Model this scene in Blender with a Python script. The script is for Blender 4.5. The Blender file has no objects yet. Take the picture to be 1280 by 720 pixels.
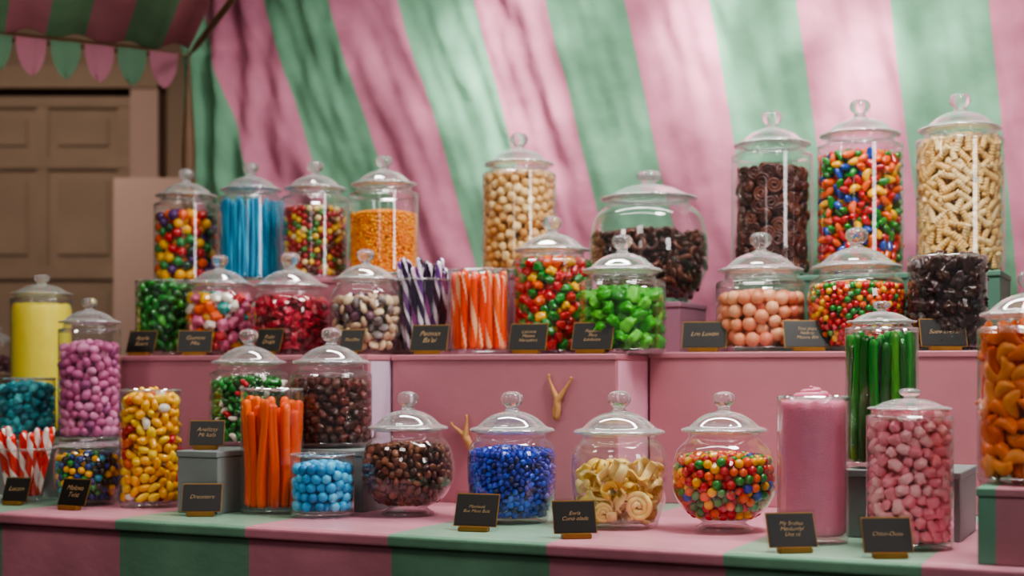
import bpy, math, random
import numpy as np
from mathutils import Vector, Matrix, Euler, noise
random.seed(7)
F=1777.8; HZ=465.0; CZ=1.2
CA,SA=0.9056,0.4242
Y0=2.536
ANG=-math.atan2(SA,CA)
def TT(px): return (px-640)/F
def atv(px,v):
    t=TT(px); Y=(Y0*CA+v)/(SA*t+CA); return (t*Y,Y)
def uv2xy(u,v): return (u*CA+v*SA, Y0-u*SA+v*CA)
def xy2uv(x,y): return (x*CA-(y-Y0)*SA, x*SA+(y-Y0)*CA)
def Upx(px,v): return xy2uv(*atv(px,v))[0]
def zpx(py,Y): return CZ+(HZ-py)*Y/F
def srgb(h):
    h=h.lstrip('#'); c=[int(h[i:i+2],16)/255 for i in (0,2,4)]
    return tuple(x/12.92 if x<=.04045 else ((x+.055)/1.055)**2.4 for x in c)
col=bpy.context.scene.collection
def link(o): col.objects.link(o); return o
def meta(o,label,cat,group=None,kind=None):
    o["label"]=label
    o["category"]=cat
    if group: o["group"]=group
    if kind: o["kind"]=kind
    return o
def structure(o,label):
    o["kind"]="structure"; o["label"]=label; return o

# ---------------- materials ----------------
def newmat(name):
    m=bpy.data.materials.new(name); m.use_nodes=True
    nt=m.node_tree; b=nt.nodes["Principled BSDF"]; return m,nt,b
def N(nt,t,**k):
    n=nt.nodes.new(t)
    for a,b in k.items(): setattr(n,a,b)
    return n
def simple(name,hexc,rough=.5,var=.12,scale=12,bump=.0,metal=0,coat=0,bscale=60,sss=0):
    m,nt,b=newmat(name)
    c=srgb(hexc)
    tc=N(nt,'ShaderNodeTexCoord'); nz=N(nt,'ShaderNodeTexNoise'); nz.inputs['Scale'].default_value=scale; nz.inputs['Detail'].default_value=5
    nt.links.new(tc.outputs['Object'],nz.inputs['Vector'])
    mx=N(nt,'ShaderNodeMix',data_type='RGBA')
    mx.inputs[6].default_value=(*[x*(1-var) for x in c],1); mx.inputs[7].default_value=(*[min(1,x*(1+var)) for x in c],1)
    nt.links.new(nz.outputs['Fac'],mx.inputs[0]); nt.links.new(mx.outputs[2],b.inputs['Base Color'])
    b.inputs['Roughness'].default_value=rough; b.inputs['Metallic'].default_value=metal; b.inputs['Coat Weight'].default_value=coat
    if sss:
        b.inputs['Subsurface Weight'].default_value=sss; b.inputs['Subsurface Scale'].default_value=.03
    if bump>0:
        n2=N(nt,'ShaderNodeTexNoise'); n2.inputs['Scale'].default_value=bscale; n2.inputs['Detail'].default_value=4
        nt.links.new(tc.outputs['Object'],n2.inputs['Vector'])
        bp=N(nt,'ShaderNodeBump'); bp.inputs['Strength'].default_value=bump; bp.inputs['Distance'].default_value=.003
        nt.links.new(n2.outputs['Fac'],bp.inputs['Height']); nt.links.new(bp.outputs[0],b.inputs['Normal'])
    return m
def candymat(name,rough,coat=0,spec=.5):
    m,nt,b=newmat(name)
    at=N(nt,'ShaderNodeAttribute'); at.attribute_name='Col'
    nt.links.new(at.outputs['Color'],b.inputs['Base Color'])
    b.inputs['Roughness'].default_value=rough; b.inputs['Coat Weight'].default_value=coat; b.inputs['Coat Roughness'].default_value=.1
    b.inputs['Specular IOR Level'].default_value=spec
    return m
M_gloss=candymat('candy_glossy',.2,coat=.6)
M_soft=candymat('candy_soft',.38)
M_gum=candymat('candy_gummy',.3,coat=.2)
M_choc=candymat('candy_chocolate',.38,coat=.1)
def thin_glass(name,base,tint,edge,pw=4.0,k=.85,haze=0):
    m=bpy.data.materials.new(name); m.use_nodes=True; nt=m.node_tree
    nt.nodes.clear()
    out=N(nt,'ShaderNodeOutputMaterial'); mix=N(nt,'ShaderNodeMixShader'); tr=N(nt,'ShaderNodeBsdfTransparent'); gl=N(nt,'ShaderNodeBsdfGlossy')
    gl.inputs['Roughness'].default_value=.03; gl.inputs['Color'].default_value=(1,1,1,1)
    lw=N(nt,'ShaderNodeLayerWeight'); lw.inputs['Blend'].default_value=.5
    p=N(nt,'ShaderNodeMath',operation='POWER'); p.inputs[1].default_value=pw
    nt.links.new(lw.outputs['Facing'],p.inputs[0])
    ma=N(nt,'ShaderNodeMath',operation='MULTIPLY_ADD'); ma.inputs[1].default_value=k; ma.inputs[2].default_value=base
    nt.links.new(p.outputs[0],ma.inputs[0]); ma.use_clamp=True
    mx=N(nt,'ShaderNodeMix',data_type='RGBA'); mx.inputs[6].default_value=(*tint,1); mx.inputs[7].default_value=(*edge,1)
    nt.links.new(p.outputs[0],mx.inputs[0]); nt.links.new(mx.outputs[2],tr.inputs['Color'])
    nt.links.new(ma.outputs[0],mix.inputs[0]); nt.links.new(tr.outputs[0],mix.inputs[1]); nt.links.new(gl.outputs[0],mix.inputs[2])
    if haze:
        df=N(nt,'ShaderNodeBsdfDiffuse'); df.inputs['Color'].default_value=(.95,.97,.97,1)  # white diffuse mixed in, paints a milky brightness onto the glass
        m2=N(nt,'ShaderNodeMixShader'); hz=N(nt,'ShaderNodeMath',operation='MULTIPLY_ADD'); hz.inputs[1].default_value=haze*2.5; hz.inputs[2].default_value=haze
        nt.links.new(p.outputs[0],hz.inputs[0]); nt.links.new(hz.outputs[0],m2.inputs[0])
        nt.links.new(mix.outputs[0],m2.inputs[1]); nt.links.new(df.outputs[0],m2.inputs[2]); nt.links.new(m2.outputs[0],out.inputs[0])
    else: nt.links.new(mix.outputs[0],out.inputs[0])
    return m
M_glass=thin_glass('jar_glass',.06,(.985,.99,.99),(.75,.8,.79),3.0,haze=.012)
M_lid=thin_glass('lid_glass',.16,(.97,.985,.98),(.75,.8,.79),1.7,k=.8,haze=.065)
M_acr=thin_glass('acrylic',.012,(.95,.965,.965),(.8,.82,.82),5,.4)
def solid_glass():
    m=bpy.data.materials.new('knob_glass'); m.use_nodes=True; nt=m.node_tree; nt.nodes.clear()
    out=N(nt,'ShaderNodeOutputMaterial'); g=N(nt,'ShaderNodeBsdfGlass'); g.inputs['IOR'].default_value=1.5; g.inputs['Roughness'].default_value=0.0
    g.inputs['Color'].default_value=(1,1,1,1)
    df=N(nt,'ShaderNodeBsdfDiffuse'); df.inputs['Color'].default_value=(.95,.97,.97,1)  # diffuse white mixed in to brighten the dark-looking knobs and rims
    m2=N(nt,'ShaderNodeMixShader'); m2.inputs[0].default_value=.10
    nt.links.new(g.outputs[0],m2.inputs[1]); nt.links.new(df.outputs[0],m2.inputs[2]); nt.links.new(m2.outputs[0],out.inputs[0]); return m
M_knob=solid_glass()
M_black=simple('sign_black','#15120f',.45,.2)
M_gold=simple('sign_gold','#8c652e',.4,.25,scale=40,metal=.3)
M_ink=simple('sign_ink','#b8976c',.6,.05)
M_pinkwood=simple('paint_pink','#b67782',.5,.14,scale=4,bump=.25,bscale=35)
M_mauve=simple('paint_mauve','#93687a',.6,.08)
M_grey=simple('paint_grey','#848c8a',.5,.1,bump=.1)
M_teal=simple('paint_teal','#567f6c',.55,.14,bump=.1)
M_brown=simple('old_wood','#75583f',.6,.3,scale=6,bump=.3)
M_door=simple('door_wood','#8f7967',.75,.3,scale=3,bump=.4)
M_wallm=simple('plaster','#8c7765',.8,.2,scale=2)
M_pale=simple('pale_wall','#ab8f85',.8,.1,scale=3)
M_floor=simple('floor_boards','#3c2c22',.6,.3,scale=2)
M_spoon=simple('light_wood','#c28f5b',.6,.2,scale=60)
def stripe_mat(name,pink,green,coord,per,phase,rough=.8,uv=False,bump=.15,lo=.82,hi=1.12):
    m,nt,b=newmat(name)
    tc=N(nt,'ShaderNodeTexCoord'); sp=N(nt,'ShaderNodeSeparateXYZ')
    nt.links.new(tc.outputs['UV' if uv else 'Object'],sp.inputs[0])
    a=N(nt,'ShaderNodeMath',operation='ADD'); a.inputs[1].default_value=phase+100*per*2
    nt.links.new(sp.outputs[coord],a.inputs[0])
    mo=N(nt,'ShaderNodeMath',operation='FLOORED_MODULO'); mo.inputs[1].default_value=2*per
    nt.links.new(a.outputs[0],mo.inputs[0])
    g=N(nt,'ShaderNodeMath',operation='GREATER_THAN'); g.inputs[1].default_value=per
    nt.links.new(mo.outputs[0],g.inputs[0])
    mx=N(nt,'ShaderNodeMix',data_type='RGBA'); mx.inputs[6].default_value=(*srgb(pink),1); mx.inputs[7].default_value=(*srgb(green),1)
    nt.links.new(g.outputs[0],mx.inputs[0])
    nz=N(nt,'ShaderNodeTexNoise'); nz.inputs['Scale'].default_value=5; nz.inputs['Detail'].default_value=6
    nt.links.new(tc.outputs['Object'],nz.inputs['Vector'])
    mr=N(nt,'ShaderNodeMapRange'); mr.inputs[1].default_value=.3; mr.inputs[2].default_value=.7; mr.inputs[3].default_value=lo; mr.inputs[4].default_value=hi
    nt.links.new(nz.outputs['Fac'],mr.inputs[0])
    vm=N(nt,'ShaderNodeVectorMath',operation='SCALE'); nt.links.new(mx.outputs[2],vm.inputs[0]); nt.links.new(mr.outputs[0],vm.inputs['Scale'])
    nt.links.new(vm.outputs[0],b.inputs['Base Color']); b.inputs['Roughness'].default_value=rough
    b.inputs['Specular IOR Level'].default_value=.2
    n2=N(nt,'ShaderNodeTexNoise'); n2.inputs['Scale'].default_value=40; nt.links.new(tc.outputs['Object'],n2.inputs['Vector'])
    bp=N(nt,'ShaderNodeBump'); bp.inputs['Strength'].default_value=bump; bp.inputs['Distance'].default_value=.01
    nt.links.new(n2.outputs['Fac'],bp.inputs['Height']); nt.links.new(bp.outputs[0],b.inputs['Normal'])
    return m
PINK='#ca8299'; GREEN='#78a88a'
M_curtain=stripe_mat('curtain_stripes',PINK,GREEN,0,.2463,1.333,uv=True)
M_roof=stripe_mat('roof_stripes','#c4838f','#7aa682',0,.12,0.03,uv=True)
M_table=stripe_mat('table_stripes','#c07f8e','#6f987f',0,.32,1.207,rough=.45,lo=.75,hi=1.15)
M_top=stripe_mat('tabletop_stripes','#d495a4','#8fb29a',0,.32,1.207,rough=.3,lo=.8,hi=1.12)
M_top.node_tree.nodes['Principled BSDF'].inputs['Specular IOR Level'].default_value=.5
M_cst=stripe_mat('crate_stripes','#b07a84','#6b9882',0,.075,.075,rough=.7)
M_pen_p=simple('pennant_pink','#a86c7c',.8,.15); M_pen_g=simple('pennant_green','#5f8469',.8,.15)

# ---------------- mesh helpers ----------------
def qmesh(name,V,Q,mat,cols=None,corner=None,smooth=True):
    V=np.asarray(V,dtype=np.float32); Q=np.asarray(Q,dtype=np.int32)
    me=bpy.data.meshes.new(name)
    me.vertices.add(len(V)); me.vertices.foreach_set('co',V.ravel())
    me.loops.add(Q.size); me.loops.foreach_set('vertex_index',Q.ravel())
    me.polygons.add(len(Q)); me.polygons.foreach_set('loop_start',np.arange(len(Q),dtype=np.int32)*4)
    me.polygons.foreach_set('use_smooth',np.full(len(Q),smooth))
    me.update(calc_edges=True)
    if cols is not None:
        a=me.color_attributes.new('Col','FLOAT_COLOR','POINT')
        c=np.ones((len(V),4),dtype=np.float32); c[:,:3]=cols; a.data.foreach_set('color',c.ravel())
    if corner is not None:
        a=me.color_attributes.new('Col','FLOAT_COLOR','CORNER')
        c=np.ones((Q.size,4),dtype=np.float32); c[:,:3]=np.repeat(corner,4,axis=0); a.data.foreach_set('color',c.ravel())
    me.materials.append(mat); return me
def grid_quads(nr,ns,wrap=True):
    q=[]
    for i in range(nr-1):
        for j in range(ns if wrap else ns-1):
            j2=(j+1)%ns
            q.append((i*ns+j,i*ns+j2,(i+1)*ns+j2,(i+1)*ns+j))
    return q
def lathe_data(prof,seg=48):
    th=np.linspace(0,2*math.pi,seg,endpoint=False); V=[]
    for r,z in prof:
        r=max(r,1e-5)
        V+= [(r*math.cos(t),r*math.sin(t),z) for t in th]
    return np.array(V),grid_quads(len(prof),seg)
def smooth_prof(pts,n=5):
    P=[np.array(p,float) for p in pts]; out=[]
    for i in range(len(P)-1):
        p0=P[max(i-1,0)];p1=P[i];p2=P[i+1];p3=P[min(i+2,len(P)-1)]
        for k in range(n):
            t=k/n
            out.append(tuple(.5*((2*p1)+(-p0+p2)*t+(2*p0-5*p1+4*p2-p3)*t*t+(-p0+3*p1-3*p2+p3)*t**3)))
    out.append(tuple(P[-1])); return out
def tube_data(pts,rad,seg=12,section=None,twist=0):
    P=np.array(pts,float); n=len(P)
    T=np.gradient(P,axis=0); T/=np.linalg.norm(T,axis=1)[:,None]+1e-9
    up=np.array([0,0,1.]) if abs(T[0][2])<.9 else np.array([1.,0,0])
    V=[]; nrm=np.cross(T[0],up); nrm/=np.linalg.norm(nrm)
    for i in range(n):
        nrm=nrm-T[i]*np.dot(nrm,T[i]); nrm/=np.linalg.norm(nrm)+1e-9
        b=np.cross(T[i],nrm)
        for j in range(seg):
            a=2*math.pi*j/seg; s=section(a+twist*i) if section else 1.
            V.append(P[i]+rad[i]*s*(math.cos(a)*nrm+math.sin(a)*b))
    return np.array(V),grid_quads(n,seg)
def capr(n,r):
    a=[r]*n
    k=[.02,.55,.85]
    for i,x in enumerate(k):
        a[i]=r*x; a[n-1-i]=r*x
    return a
def cappts(fn,n):
    ts=[0,0.006,0.02]+list(np.linspace(.05,.95,n-6))+[.98,.994,1]
    return [fn(t) for t in ts]
def cubesphere(n=4):
    vid={};V=[];Q=[]
    def vert(p):
        k=tuple(np.round(p,5))
        if k not in vid: vid[k]=len(V); V.append(p)
        return vid[k]
    g=[math.tan((i/n-.5)*math.pi/2) for i in range(n+1)]
    for ax in range(3):
        for s in (-1,1):
            for i in range(n):
                for j in range(n):
                    c=[]
                    for a,b in ((i,j),(i+1,j),(i+1,j+1),(i,j+1)):
                        p=[0,0,0];p[ax]=s;p[(ax+1)%3]=g[a];p[(ax+2)%3]=g[b];c.append(vert(p))
                    Q.append(c if s>0 else c[::-1])
    V=np.array(V,float); V/=np.linalg.norm(V,axis=1)[:,None]
    return V,np.array(Q)
def superq(p,sc,n=4,bend=0,lump=0,seed=0,lf=1.6):
    V,Q=cubesphere(n)
    k=(np.abs(V)**p).sum(1)**(1/p); V=V/k[:,None]
    if lump:
        for i in range(len(V)):
            V[i]*=1+lump*noise.noise(Vector(V[i]*lf)+Vector((seed*3.1,seed,0)))
    V=V*np.array(sc)
    if bend: V[:,1]+=bend*V[:,0]**2-bend*.5
    return V,Q
def arc(r,a0,a1,zf=0):
    return lambda t:(r*math.cos(a0+(a1-a0)*t),r*math.sin(a0+(a1-a0)*t),zf*(t-.5))
SH={}
SH['ball']=superq(2,(1,1,1),5)
SH['smallball']=superq(2,(1,1,1),3)
SH['egg']=superq(2,(1.28,.92,.92),5)
SH['bean']=superq(2.2,(1.35,.78,.72),5,bend=.22)
SH['pebble']=superq(2.3,(1.15,1.0,.8),3,lump=.35,seed=2)
SH['nut']=superq(2.4,(1.15,1,.9),5,lump=.4,seed=3)
SH['drum']=superq(3.2,(1,.85,.85),5)
SH['chunk']=superq(3.6,(1.15,.92,.72),6,lump=.35,seed=5)
SH['rough']=superq(3.2,(1.2,.9,.8),7,lump=.55,seed=15,lf=2.6)
SH['gummy']=superq(2.6,(1.3,.85,.7),6,lump=.55,seed=7,bend=.15)
SH['puff']=superq(2.6,(1.15,.88,.8),6,lump=.28,seed=11,bend=.12,lf=2.4)
SH['button']=superq(2.2,(1.1,1.1,.6),4)
SH['slice']=superq(2.3,(1.5,.8,.65),6,bend=.32,lump=.1,seed=9,lf=3)
# stubby straight stick with raised rings
xs=list(np.linspace(-1.5,1.5,34)); pts=[(-1.56,0,0),(-1.55,0,0)]+[(x,0,0) for x in xs]+[(1.55,0,0),(1.56,0,0)]
rr=[.02,.42]+[.56+.055*math.cos(x*2*math.pi/.5) for x in xs]+[.42,.02]
SH['twist']=tube_data(pts,rr,12)
pts=cappts(arc(.8,0,4.6,.5),18); SH['curl']=tube_data(pts,capr(18,.38),8)
def spir(t): a=t*2*math.pi*2.4; r=.12+.85*t; return (r*math.cos(a),r*math.sin(a),.12*math.sin(a*3))
SH['swirl']=tube_data([spir(t) for t in np.linspace(0,1,44)],[.1]+[.21]*42+[.08],8)
def spir2(t): a=t*2*math.pi*2.1; r=.15+.8*t; return (r*math.cos(a),r*math.sin(a),0)
V,Q=tube_data([spir2(t) for t in np.linspace(0,1,40)],[.1]+[.22]*38+[.1],8); V[:,2]*=1.4; SH['rosette']=(V,Q)
def rib(t): a=-1.2+t*4.6; r=.55+.5*t; return (r*math.cos(a),r*math.sin(a),0)
V,Q=tube_data(cappts(rib,26),capr(26,.15),8); V[:,2]*=3.4; SH['roll']=(V,Q)
def rib2(t): return (2.6*(t-.5),.35*math.sin(t*6.3),0)
V,Q=tube_data(cappts(rib2,26),capr(26,.14),8); V[:,2]*=3.4; SH['ribbon']=(V,Q)

def randrot(rng): 
    q=rng.normal(size=4); q/=np.linalg.norm(q); w,x,y,z=q
    return np.array([[1-2*(y*y+z*z),2*(x*y-z*w),2*(x*z+y*w)],[2*(x*y+z*w),1-2*(x*x+z*z),2*(y*z-x*w)],[2*(x*z-y*w),2*(y*z+x*w),1-2*(x*x+y*y)]])
def facerot(rng,p,jit=.5):
    d=Vector((p[0],p[1],0)); 
    if d.length<1e-4: d=Vector((1,0,0))
    d.normalize(); d=(d+Vector(rng.normal(size=3)*jit)).normalized()
    m=d.to_track_quat('Z','Y').to_matrix()@Matrix.Rotation(rng.uniform(0,6.28),3,'Z')
    return np.array(m)
def pack(rf,z0,z1,r,mound,seed,layers=2.0,dens=.66):
    rng=np.random.default_rng(seed); th=layers*2*r
    Rm=max(rf(z) for z in np.linspace(z0,z1,20))
    def top(rho): return z1+mound*(1-(rho/Rm)**2)
    M=90000
    x=rng.uniform(-Rm,Rm,M); y=rng.uniform(-Rm,Rm,M); z=rng.uniform(z0,z1+mound,M)
    rho=np.hypot(x,y); R=rf(z)
    ok=(rho<=R-.3*r)&(z<=top(rho))&((rho>=R-th)|(z>=top(rho)-th))
    vol=ok.mean()*(2*Rm)**2*(z1+mound-z0)
    n=int(min(3200,dens*vol/(4/3*math.pi*r**3)))
    idx=np.where(ok)[0][:n]; P=np.stack([x[idx],y[idx],z[idx]],1)
    n=len(P)
    for it in range(64):
        if it%8==0:
            P32=P.astype(np.float32)
            d2=np.zeros((n,n),dtype=np.float32)
            for a in range(3): d2+=(P32[:,None,a]-P32[None,:,a])**2
            i,j=np.where(d2<(2.7*r)**2); k=i<j; i=i[k]; j=j[k]; del d2
        d=P[i]-P[j]; L=np.linalg.norm(d,axis=1)+1e-9
        ov=np.clip(2*r-L,0,None)*.5
        dv=d/L[:,None]*ov[:,None]*.9
        D=np.stack([np.bincount(i,dv[:,a],n)-np.bincount(j,dv[:,a],n) for a in range(3)],1)
        P+=D
        rho=np.hypot(P[:,0],P[:,1])+1e-9
        tp=top(rho)-r
        P[:,2]=np.clip(P[:,2],z0+r,np.maximum(tp,z0+r))
        R=rf(P[:,2])-r
        s=np.where(rho>R,R/rho,1.); P[:,0]*=s; P[:,1]*=s; rho=rho*s
        inner=(rho<R-th+2*r)&(P[:,2]<top(rho)-th)
        P[inner,:2]*= (1+.05*(R-th+2*r-rho)/ (rho+r))[inner,None]
    return P,rho,rf(P[:,2])-r,top(rho)-r
_mc={}
def candymesh(shape,word,hexc,mat):
    k=(shape,word,hexc,mat.name)
    if k not in _mc:
        V,Q=SH[shape]; _mc[k]=qmesh(shape+'_candy',V,Q,mat,cols=np.tile(srgb(hexc),(len(V),1)))
    return _mc[k]
_count={}
SEED=[10]
def fill(J,shape,pal,r,ytop,name,desc,mat,indiv=90,mound=.012,flat=False,stuffshape=None,dens=.66,jit=.5,alt=None):
    indiv=int(indiv*.72)
    SEED[0]+=1; rng=np.random.default_rng(SEED[0])
    cx,cy,z0=J['c']; Y=cy; R=J['R']
    ztop=zpx(ytop,cy)-z0-mound
    P,rho,Rl,tp=pack(J['rf'],J['zf'],max(ztop,J['zf']+3*r),r,mound,SEED[0],dens=dens,layers=1.7 if r<.0075 else 2.0)
    w=np.array([p[2] for p in pal],float); w/=w.sum()
    ci=rng.choice(len(pal),len(P),p=w)
    todir=np.array([-cx,-cy]); todir/=np.linalg.norm(todir)
    outer=np.clip((rho-(Rl-1.0*r))/r,0,1)+ (P[:,2]>tp-1.2*r)*.8
    fd=(P[:,:2]@todir)/R
    score=np.where((outer>.25)&(fd>.0),outer+fd,-1)
    have=_count.get(name,0); cap=min(indiv,300-have)
    order=np.argsort(-score); sel=[k for k in order[:cap] if score[k]>0]
    _count[name]=have+len(sel); ss=set(sel)
    ro=lambda k: facerot(rng,P[k],jit) if flat else randrot(rng)
    for k in sel:
        word,hx,_=pal[ci[k]]
        o=bpy.data.objects.new(name,candymesh(alt if (alt and k%2) else shape,word,hx,mat))
        Rm=Matrix(ro(k).tolist()).to_4x4(); s=r*rng.uniform(.95,1.1)
        o.matrix_world=Matrix.Translation((cx+P[k,0],cy+P[k,1],z0+P[k,2]))@Rm@Matrix.Scale(s,4)
        link(o); meta(o,f"{word} {desc}",'candy',group=J['grp'])
    rest=[k for k in range(len(P)) if k not in ss]
    if rest:
        V,Q=SH[stuffshape or shape]; Q=np.asarray(Q); VV=[];QQ=[];CC=[];off=0
        for k in rest:
            c=srgb(pal[ci[k]][1])
            VV.append((V*(r*rng.uniform(.95,1.1)))@ro(k).T+P[k]); QQ.append(Q+off); off+=len(V)
            CC.append(np.tile(c,(len(V),1)))
        me=qmesh(name+'_pile',np.concatenate(VV),np.concatenate(QQ),mat,cols=np.concatenate(CC))
        o=link(bpy.data.objects.new(name+'_pile',me)); o.location=(cx,cy,z0)
        meta(o,f"pile of {desc}",'candies',kind='stuff')

# ---------------- jars ----------------
JARS=[]
def child(name,me,parent):
    o=bpy.data.objects.new(name,me); link(o); o.parent=parent; return o
def make_jar(kind,cx_px,w,ytop,v,z0,label,lidr=.95,q=1.12,ybot=None,name='candy_jar'):
    if ybot is not None:
        Yf=(CZ-z0)*F/(ybot-HZ); t=TT(cx_px); vf=xy2uv(t*Yf,Yf)[1]
        v=vf
        for _ in range(4): 
            x,y=atv(cx_px,v); v=vf+(w/2*y/F)*.92
    x,y=atv(cx_px,v); R=w/2*y/F
    H=zpx(ytop,y)-z0
    JARS.append((cx_px,x,y,z0,R,H,v))
    e=bpy.data.objects.new(name,None); e.empty_display_size=.05; e.location=(x,y,z0); link(e)
    e.rotation_euler=(0,0,ANG)
    meta(e,label,'glass jar',group=None)
    L=lidr*R
    zf=.012
    if kind in('can','globe','bowl','round'):
        hb=H-q*L
        if kind=='can':
            pr=[(0,.004),(.7*R,.003),(.88*R,0),(.95*R,.002),(R,.012),(R,.012),(R,.03),(R,hb*.5),(R,hb-.16*R),(R,hb-.16*R),(.97*R,hb-.06*R),(.88*L,hb),(.84*L,hb+.05*L),(.84*L,hb+.12*L),(.9*L,hb+.15*L)]
        elif kind=='round':
            pr=[(0,.006),(.6*R,.004),(.74*R,0),(.8*R,.004),(.88*R,.03),(.96*R,.3*hb),(R,.6*hb),(.99*R,.8*hb),(.93*R,.93*hb),(.86*L,hb),(.84*L,hb+.05*L),(.84*L,hb+.12*L),(.9*L,hb+.15*L)]
        elif kind=='globe':
            ft=.19*R
            pr=[(0,.01),(.4*R,.008),(.54*R,0),(.56*R,.006),(.5*R,.5*ft),(.42*R,.8*ft),(.45*R,ft)]
            n=9
            hh=hb-ft
            for i in range(1,n):
                s=i/n; zz=ft+hh*s; c=(s-.5)*2; rr=R*(1-abs(c)**2.3*(.48 if c<0 else .22)); pr.append((rr,zz))
            pr+= [(.86*L,hb),(.84*L,hb+.06*L),(.84*L,hb+.13*L),(.92*L,hb+.16*L)]
            zf=ft+.004
        else:
            pr=[(0,.006),(.45*R,.004),(.58*R,0),(.66*R,.01)]
            n=9
            for i in range(1,n):
                s=i/n; zz=.01+(hb-.01)*s; c=(s-.5)*2; rr=R*(1-abs(c)**2.4*(.3 if c<0 else .2)); pr.append((rr,zz))
            pr+=[(.87*L,hb),(.85*L,hb+.08*L),(.95*L,hb+.11*L)]
        body=smooth_prof(pr,4)
        V,Q=lathe_data(body,56)
        V2,Q2=lathe_data([(0,zf),(np.interp(zf,[p[1] for p in pr[3:]],[p[0] for p in pr[3:]])*.96,zf)],56)
        Vb=np.concatenate([V,V2]); Qb=np.concatenate([np.array(Q),np.array(Q2)+len(V)])
        child('jar_body',qmesh('jar_body',Vb,Qb,M_glass),e)
        k=q/1.12
        def Z(a): return hb+a*L*k
        lp=[(.76*L,Z(.12)),(.79*L,Z(.13)),(.8*L,Z(.17)),(.97*L,Z(.175)),(1.0*L,Z(.2)),(.99*L,Z(.235)),(.93*L,Z(.26)),(.82*L,Z(.29)),(.74*L,Z(.36)),(.6*L,Z(.48)),(.42*L,Z(.58)),(.25*L,Z(.635)),(.15*L,Z(.66)),(0,Z(.66))]
        lp=smooth_prof(lp[:-1],3)+lp[-1:]
        V,Q=lathe_data(lp,56); lid=child('lid',qmesh('lid',V,Q,M_lid),e)
        rp=[(.88*L+.12*L*math.cos(a),Z(.2)+.035*L*math.sin(a)) for a in np.linspace(0,2*math.pi,13)]
        V,Q=lathe_data(rp,56); child('lid_rim',qmesh('lid_rim',V,Q,M_knob),lid)
        kp=[(0,Z(.665)),(.17*L,Z(.67)),(.14*L,Z(.7)),(.13*L,Z(.74)),(.2*L,Z(.8)),(.25*L,Z(.88)),(.26*L,Z(.96)),(.22*L,Z(1.05)),(.13*L,Z(1.1)),(0,Z(1.12))]
        V,Q=lathe_data(smooth_prof(kp,4),32); kb=child('knob',qmesh('knob',V,Q,M_knob),lid)
    else:
        pr=[(0,.003),(.85*R,.003),(.95*R,0),(.98*R,.002),(R,.01),(R,.01),(R,.03),(R,H*.6),(R,H-.004),(R,H-.004),(.985*R,H)]
        inner=[(.975*R,H-.001),(.97*R,H-.006)]
        V,Q=lathe_data(smooth_prof(pr,3)+inner,56)
        V2,Q2=lathe_data([(0,.011),(.93*R,.011),(.965*R,.016)],56)
        Vb=np.concatenate([V,V2]); Qb=np.concatenate([np.array(Q),np.array(Q2)+len(V)])
        child('glass_wall',qmesh('glass_wall',Vb,Qb,M_glass),e)
        rp=[(.985*R+.002*math.cos(a),H+.002*math.sin(a)) for a in np.linspace(0,2*math.pi,9)]
        V,Q=lathe_data(rp,56); child('rim',qmesh('rim',V,Q,M_knob),e)
        e["category"]='glass'
        hb=H; body=smooth_prof(pr,3)
    prz=[p for p in body if p[1]>zf*.8]
    zz=np.array([p[1] for p in prz]); rr=np.array([p[0] for p in prz]); o=np.argsort(zz,kind='stable')
    zz=zz[o]; rr=rr[o]
    J=dict(c=(x,y,z0),R=R,H=H,hb=hb,zf=zf+.001,rf=lambda z:np.interp(z,zz,rr)-.0025,grp=None,L=L)
    return J
def g(J,s): J['grp']=s; return J
TB=.9; LT=1.24; MT=1.24; RT=1.245; RS=1.033
# ---------------- boxes ----------------
import bmesh
def rbox(name,u0,u1,v0,v1,z0,z1,mat,bev=.004,mats=None):
    me=bpy.data.meshes.new(name)
    bm=bmesh.new(); bmesh.ops.create_cube(bm,size=1)
    bmesh.ops.scale(bm,vec=(u1-u0,v1-v0,z1-z0),verts=bm.verts); bmesh.ops.translate(bm,vec=(0,0,(z1-z0)/2),verts=bm.verts)
    bmesh.ops.bevel(bm,geom=bm.edges[:],offset=bev,segments=3,affect='EDGES',profile=.5)
    bm.to_mesh(me); bm.free(); me.materials.append(mat)
    o=bpy.data.objects.new(name,me); x,y=uv2xy((u0+u1)/2,(v0+v1)/2); o.location=(x,y,z0); o.rotation_euler=(0,0,ANG); link(o); return o
te=bpy.data.objects.new('display_table',None); te.location=(*uv2xy(0,.6),0); te.rotation_euler=(0,0,ANG); link(te)
meta(te,'long display table with pink and green striped front','table')
def tbox(name,u0,u1,v0,v1,z0,z1,mat,bev):
    o=rbox(name,u0,u1,v0,v1,z0,z1,mat,bev)
    me=o.data; cu=(u0+u1)/2; cv=(v0+v1)/2
    for vv in me.vertices: vv.co.x+=cu; vv.co.y+=cv-.6; vv.co.z+=z0
    o.location=(0,0,0); o.rotation_euler=(0,0,0); o.parent=te; return o
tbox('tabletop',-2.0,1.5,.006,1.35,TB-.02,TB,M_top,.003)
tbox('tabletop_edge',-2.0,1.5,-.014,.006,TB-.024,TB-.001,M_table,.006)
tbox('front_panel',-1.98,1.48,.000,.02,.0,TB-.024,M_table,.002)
tbox('back_panel',-1.98,1.48,1.28,1.3,.0,TB-.02,M_brown,.002)
uL0,uL1=Upx(143,.5),Upx(460,.5); uM1=Upx(770,.6); uR1=Upx(1225,.8)
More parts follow.
